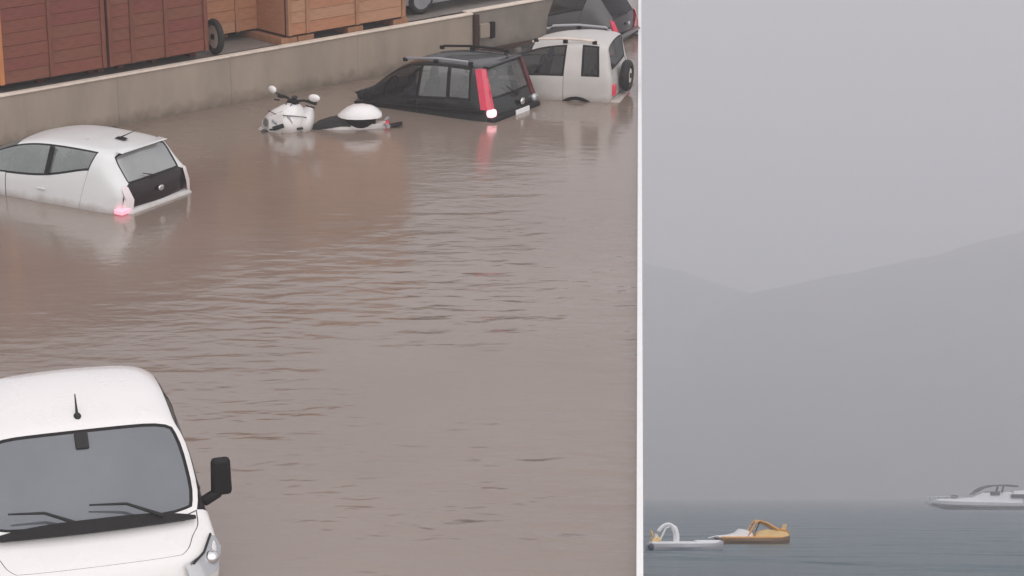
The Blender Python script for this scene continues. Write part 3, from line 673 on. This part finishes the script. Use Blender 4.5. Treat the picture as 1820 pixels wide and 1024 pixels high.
fw = MB(); fw.loft([[(.98, -.03, .62), (.98, .03, .62), (.96, .05, .70), (.96, -.05, .70)], [(.86, -.20, .56), (.86, .20, .56), (.84, .21, .80), (.84, -.21, .80)], [(.66, -.30, .54), (.66, .32, .54), (.62, .30, .90), (.62, -.30, .90)]])
fw.build('front_cowl', 'white_paint', th, angle=20, bevel=.012)
MB().box((.70, .315, .66), (.20, .02, .07), rz=-.35, ry=.35).build('vent', 'seam', ff, bevel=.01)
MB().ellipsoid((.90, .12, .70), (.05, .12, .07)).build('headlight', 'glass_dark', th)
MB().ellipsoid((.93, .20, .56), (.05, .06, .05)).build('headlight', 'glass_dark', th)
TB = Matrix.Translation((.46, 0, 0)) @ Matrix.Rotation(R(46), 4, 'Z')          # bars turned towards the camera
tb = lambda x_, y_, z_: TB @ Vector((x_, y_, z_))
for s in (1, -1):
    MB().tube([tb(0, 0, 1.0), tb(-.03, s*.20, 1.04), tb(-.08, s*.36, 1.02)], .02, 8).build('handlebar', 'black_plastic', th)
    MB().tube([tb(-.06, s*.27, 1.03), tb(-.09, s*.42, 1.01)], .03, 8).build('grip', 'rubber', th)
    MB().tube([tb(.02, s*.30, .98), tb(-.02, s*.45, .96)], .012, 6).build('brake_lever', 'black_plastic', th)
    ms = MB().tube([tb(-.03, s*.26, 1.05), tb(.0, s*.38, 1.08), tb(.0, s*.44, 1.11)], .011, 6).build('mirror_stem', 'black_plastic', th)
    MB().ellipsoid(tb(.0, s*.47, 1.125), (.05, .105, .062), rz=R(46)+s*.25).build('mirror', 'white_paint', ms)
MB().box((.46, 0, 1.0), (.13, .20, .08), rz=R(46), taper=.8).build('handlebar_cover', 'black_plastic', th, bevel=.03)
MB().tube([(.30, 0, .34), (-.1, 0, .36)], [.16, .16], 10).build('footboard', 'black_plastic', th)
st = MB(); sr = lambda x, z, hw, h: [(x, -hw, z), (x, -hw*.8, z+h), (x, 0, z+h*1.15), (x, hw*.8, z+h), (x, hw, z), (x, 0, z-.05)]
st.loft([sr(.20, .52, .09, .05), sr(.06, .57, .14, .09), sr(-.12, .60, .17, .11), sr(-.28, .62, .17, .12), sr(-.50, .60, .15, .09), sr(-.80, .60, .10, .06)]); st.build('seat', 'rubber', th)
bd = MB(); bd.loft([sr(.12, .36, .14, .18), sr(-.20, .40, .20, .20), sr(-.60, .46, .18, .18), sr(-1.0, .54, .10, .10)]); bd.build('rear_body', 'white_paint', th)
for s in (1, -1): MB().tube([tb(.0, s*.1, 1.03), tb(.10, s*.06, .98), tb(.16, 0, .86)], .008, 5).build('cable', 'black_plastic', th)
MB().ellipsoid(tb(-.03, 0, 1.06), (.05, .07, .03)).build('speedometer', 'seam', th)
MB().box((-.66, 0, .655), (.36, .26, .03)).build('luggage_rack', 'black_plastic', th, bevel=.008)
tcs = MB(); rb = lambda x, z0, hw, h: [(x, hw*math.cos(a), z0+h*math.sin(a)) for a in [math.pi*k/12 for k in range(13)]]
tcs.loft([rb(x_+.06, .75, hw, h_) for x_, hw, h_ in ((-.30, .06, .02), (-.36, .17, .075), (-.45, .25, .14), (-.56, .28, .185), (-.70, .285, .19), (-.84, .26, .165), (-.94, .21, .115), (-1.0, .12, .05))])
tc_ = tcs.build('top_case', 'white_paint', th)
MB().loft([[( -.59+a_*math.cos(2*math.pi*k/20), b_*math.sin(2*math.pi*k/20), z_) for k in range(20)] for z_, a_, b_ in ((.56, .17, .14), (.66, .25, .22), (.747, .285, .265))]).build('case_base', 'black_plastic', tc_)
MB().box((-1.02, 0, .60), (.07, .20, .10)).build('tail_light', 'lamp_red', th, bevel=.02)
MB().box((-1.16, .02, .60), (.22, .17, .025), ry=.2).build('mudguard', 'black_plastic', th, bevel=.006)
for s in (1, -1): MB().tube([(-.98, s*.12, .63), (-1.04, s*.27, .63)], [.02, .036], 8).build('indicator_light', 'grey_paint', th)
for x in (.66, -.66):
    w_ = MB().torus((x, 0, .24), .19, .05, 'Y').build('wheel', 'rubber', th); MB().tube([(x, -.04, .24), (x, .04, .24)], .14, 16).build('rim', 'grey_paint', w_)

# ------------------------------------------------------------------ the bay: sea, hills, boats (own level)
s_ = MB(); Xs = [-600, -100, -20, 0, 20, 60, 150, 600, 2500]; Ys = [22, 40, 70, 120, 250, 500, 1000, 1700, 3200]
for y in Ys:
    for x in Xs: s_.v.append(Vector((x, y, 0)))
for j in range(len(Ys)-1):
    for i in range(len(Xs)-1): a = j*len(Xs)+i; s_.f.append((a, a+1, a+len(Xs)+1, a+len(Xs)))
struct('sea', s_, 'sea', frame=SEA)
def lerp(tab, x):
    if x <= tab[0][0]: return tab[0][1]
    for (a, b), (c_, d) in zip(tab, tab[1:]):
        if x <= c_: k_ = (x-a)/(c_-a); k_ = k_; return b+(d-b)*k_
    return tab[-1][1]
from mathutils import noise as mnoise
def hill(name, crest, yc, ysh, depth_back, x0, x1, seed):
    mb = MB(); nx, ny = 110, 46
    for j in range(ny+1):
        f_ = j/ny; y = ysh+(yc-ysh+depth_back)*f_
        tt = (y-ysh)/(yc-ysh)
        prof = (math.sin(min(tt, 1)*math.pi/2)**.9 if tt <= 1 else max(0, 1-((tt-1)*(yc-ysh)/depth_back)**1.6))
        for i in range(nx+1):
            x = x0+(x1-x0)*i/nx
            xx = x*yc/max(y, 1)
            h_ = EYE_SEA+(880-lerp(crest, 910+4000*x/yc))/4000*yc
            nz = mnoise.fractal(Vector((x*.006+seed, y*.006, seed)), 1, 2, 5)*9+mnoise.fractal(Vector((x*.03, y*.03, seed)), 1, 2, 3)*2.2
            mb.v.append(Vector((x, y, max(-3, h_*prof + nz*min(1, tt*2)*(.35+.65*abs(1-tt)) - 1.0))))
    for j in range(ny):
        for i in range(nx): a = j*(nx+1)+i; mb.f.append((a, a+1, a+nx+2, a+nx+1))
    return struct(name, mb, 'hillside', True, SEA)
hill('near_hills', [(1180, 640), (1240, 575), (1300, 536), (1340, 525), (1400, 515), (1480, 495), (1560, 478), (1640, 460), (1700, 440), (1760, 425), (1820, 410), (2000, 372), (2300, 350)], 1900, 1350, 500, 40, 850, 3.1)
hill('far_hills', [(500, 440), (900, 430), (1100, 455), (1142, 470), (1200, 482), (1260, 505), (1310, 522), (1390, 548), (1500, 580), (1800, 640)], 2150, 1650, 600, -480, 620, 8.7)

def at_sea(px, yd): return ((px-910)/4000*yd, yd)
# pedal boats with slides
def pedal_boat(label, px, d, length, hull, trim, frame_parts, rz):
    x, y = at_sea(px, d)
    th = thing('pedal_boat', label, 'pedal boat', (x, y, 0), rz, 'pedal boats moored together', SEA)
    L = length/2
    for s in (1, -1):
        fl = MB(); fl.loft([[(a, s*.55+hw, z), (a, s*.55+hw*.7, z-.2), (a, s*.55-hw*.7, z-.2), (a, s*.55-hw, z), (a, s*.55-hw*.8, z+.12), (a, s*.55+hw*.8, z+.12)] for a, hw, z in ((-L, .10, .17), (-L*.8, .27, .13), (0, .30, .12), (L*.75, .28, .14), (L, .08, .24))])
        fl.build('float', hull, th)
    MB().box((0, 0, .27), (length*.9, 1.3, .10)).build('deck', trim, th, bevel=.03)
    return th
pb = pedal_boat('white and grey pedal boat with a white looped slide, nearest the white divider', 1214, 92, 3.05, 'boat_pale', 'boat_white', None, R(2))
ar = MB().tube([(-.80+.44*math.cos(a)*1.0+.12*math.sin(a), -.3, .30+.72*math.sin(a)) for a in [math.pi*k/14 for k in range(15)]], [.075+.05*(k < 5) for k in range(15)], 8); ar.build('slide', 'boat_white', pb)
MB().tube([(-1.0, .2, .3), (-.72, .2, .86), (-.5, .2, .95)], .035, 6).build('ladder', 'boat_white', pb)
MB().box((-1.18, 0, .42), (.42, .9, .24), ry=-.25, taper=.7).build('seat', 'boat_yellow', pb, bevel=.05)
MB().box((-1.34, -.2, .64), (.08, .5, .26), ry=-.3).build('backrest', 'boat_yellow', pb, bevel=.03)
MB().ellipsoid((-1.42, -.72, .12), (.14, .1, .13)).build('fender', 'boat_navy', pb)
MB().box((.95, 0, .345), (1.0, 1.0, .06)).build('bow_deck', 'boat_white', pb, bevel=.02)
pb = pedal_boat('orange pedal boat with a raised orange slide floating behind the white one', 1334, 104, 3.3, 'boat_brown', 'boat_orange', None, R(3))
bw = MB(); bw.loft([[(a, -.55, .24), (a, .55, .24), (a, .5, .24+h), (a, -.5, .24+h)] for a, h in ((-1.62, .10), (-1.1, .14), (-.75, .24), (-.55, .42), (-.30, .36), (-.05, .24))]); bw.build('bow_deck', 'boat_white', pb)
cb_ = MB(); cb_.loft([[(a, -.55, .26), (a, .55, .26), (a, .46, .26+h), (a, -.46, .26+h)] for a, h in ((.10, .10), (.30, .30), (.60, .38), (1.1, .34), (1.52, .26), (1.64, .12))]); cb_.build('cockpit', 'boat_yellow', pb)
for s in (1, -1):
    MB().tube([(-.28, s*.50, .3), (.14, s*.50, .96), (.30, s*.50, 1.02)], .05, 6).build('ladder', 'boat_orange', pb)
    MB().tube([(-.02, s*.50, .3), (.30, s*.50, 1.02), (.62, s*.5, .92), (1.15, s*.48, .62)], .05, 6).build('rail', 'boat_orange', pb)
for k_ in range(4): MB().tube([(-.22+.10*k_, -.5, .38+.16*k_), (-.22+.10*k_, .5, .38+.16*k_)], .03, 6).build('rung', 'boat_brown', pb)
MB().loft([[(a, -.42, z), (a, .42, z), (a, .46, z+.16), (a, .40, z+.16), (a, .36, z+.05), (a, -.36, z+.05), (a, -.40, z+.16), (a, -.46, z+.16)] for a, z in ((.22, .92), (.55, .84), (.95, .62), (1.40, .46), (1.66, .40))]).build('slide', 'boat_orange', pb)
MB().box((1.30, 0, .62), (.40, .8, .12), ry=.1).build('seat', 'boat_orange', pb, bevel=.03)
MB().box((1.50, 0, .74), (.08, .8, .26), ry=.2).build('backrest', 'boat_yellow', pb, bevel=.03)
MB().tube([(-1.6, -.3, .34), (-1.85, -.35, .30), (-2.1, -.5, .24)], .025, 6).build('mooring_rope', 'boat_white', pb)

# motor cruiser
x, y = at_sea(1790, 345)
th = thing('motor_boat', 'white motor boat with dark canopy near the far shore', 'motor boat', (x, y, 0), R(180+5), None, SEA)
L = 13.2
hl = MB(); st_ = [(L, .05, 1.35, 1.5), (L*.93, .75, .85, 1.44), (L*.75, 1.55, .35, 1.30), (L*.4, 2.0, .1, 1.14), (0, 2.05, 0, 1.04), (-L*.32, 2.0, 0, 1.0)]
hl.loft([[(a, -hw, zt_), (a, -hw*.86, zb+.05), (a, 0, zb-.35), (a, hw*.86, zb+.05), (a, hw, zt_)] for a, hw, zb, zt_ in st_]); hl.build('hull', 'boat_white', th)
for s in (1, -1):
    MB().tube([(a, s*(hw*.93+.03), zb*.62+.36) for a, hw, zb, zt_ in st_[1:]], [.13]+[.22]*4, 8).build('hull_stripe', 'boat_grey', th)
    MB().tube([(L*.97, s*.2, 2.0), (L*.8, s*1.2, 1.95), (L*.55, s*1.6, 1.85)], .04, 6).build('bow_rail', 'chrome', th)
dk = MB(); dk.loft([[(a, -hw, z), (a, hw, z), (a, hw*.8, z+h), (a, -hw*.8, z+h)] for a, hw, z, h in ((L*.86, .7, 1.30, .30), (L*.62, 1.4, 1.16, .50), (L*.47, 1.6, 1.06, .75), (L*.34, 1.62, 1.0, 1.55), (L*.02, 1.65, .98, 1.75), (-L*.12, 1.6, .95, 1.0))]); dk.build('cabin', 'boat_white', th)
sc_ = MB(); sc_.loft([[(a, -hw, z), (a, hw, z), (a, hw*.9, z+.22), (a, -hw*.9, z+.22)] for a, hw, z in ((L*.40, 1.35, 2.65), (L*.32, 1.45, 3.2), (L*.22, 1.5, 3.50), (L*.05, 1.5, 3.58), (-L*.08, 1.4, 3.42))]); sc_.build('canopy', 'boat_canvas', th)
for s in (1, -1):
    MB().tube([(L*.12, s*1.48, 2.6), (L*.10, s*1.46, 3.52)], .16, 6).build('canopy_post', 'boat_canvas', th)
    MB().box((L*.20, s*1.50, 2.45), (1.5, .12, .55), rx=0).build('window', 'boat_grey', th, bevel=.03)
    MB().box((-L*.07, s*1.64, 2.05), (2.3, .2, .55)).build('window', 'boat_canvas', th, bevel=.03)
    MB().box((-L*.24, s*1.75, 1.9), (1.4, .2, .5)).build('window', 'boat_canvas', th, bevel=.03)
aft = MB(); aft.loft([[(a, -hw, z), (a, hw, z), (a, hw*.85, z+h), (a, -hw*.85, z+h)] for a, hw, z, h in ((-L*.02, 1.6, 2.3, .5), (-L*.20, 1.6, 2.35, .6), (-L*.33, 1.5, 2.3, .5))]); aft.build('aft_deck', 'boat_white', th)
MB().ellipsoid((L*.66, .5, 1.95), (.7, .35, .28)).build('sun_pad', 'boat_grey', th)
MB().tube([(L*.90, -.95, 1.35), (L*.90, -1.02, .55)], [.16, .12], 8).build('anchor', 'boat_grey', th)
ws_ = MB(); ws_.loft([[(a, -hw, z), (a, hw, z), (a-.12, hw, z), (a-.12, -hw, z)] for a, hw, z in ((L*.46, 1.3, 2.2), (L*.36, 1.2, 3.1))]); ws_.build('windscreen', 'boat_grey', th)
for k_ in range(4): MB().tube([(L*(.60+.11*k_), -1.45+.32*k_, 1.35), (L*(.60+.11*k_), -1.45+.32*k_, 1.92)], .05, 6).build('rail_post', 'boat_grey', th)
MB().box((L*.02, -1.9, 1.5), (.8, .12, .35)).build('porthole', 'boat_grey', th, bevel=.05)
MB().box((L*.52, -1.62, 1.62), (1.6, .10, .16), rz=-.12).build('porthole', 'boat_grey', th, bevel=.04)
MB().ellipsoid((-L*.05, -2.1, .7), (.35, .2, .5)).build('fender', 'boat_grey', th)

# ------------------------------------------------------------------ rain haze over everything
hz = MB().box((100, 1550, 112), (1700, 3200, 274))
ho = hz.build('haze', 'seam', None, False); ho.data.materials.clear()
vm = bpy.data.materials.new('haze'); vm.use_nodes = True; t_ = vm.node_tree; t_.nodes.clear()
pv = N(t_, 'ShaderNodeVolumePrincipled'); pv.inputs['Color'].default_value = (.975, .965, .985, 1); pv.inputs['Density'].default_value = .0014
om = N(t_, 'ShaderNodeOutputMaterial'); t_.links.new(pv.outputs[0], om.inputs['Volume'])
ho.data.materials.append(vm); ho.matrix_world = SEA; tag(ho, kind='stuff')
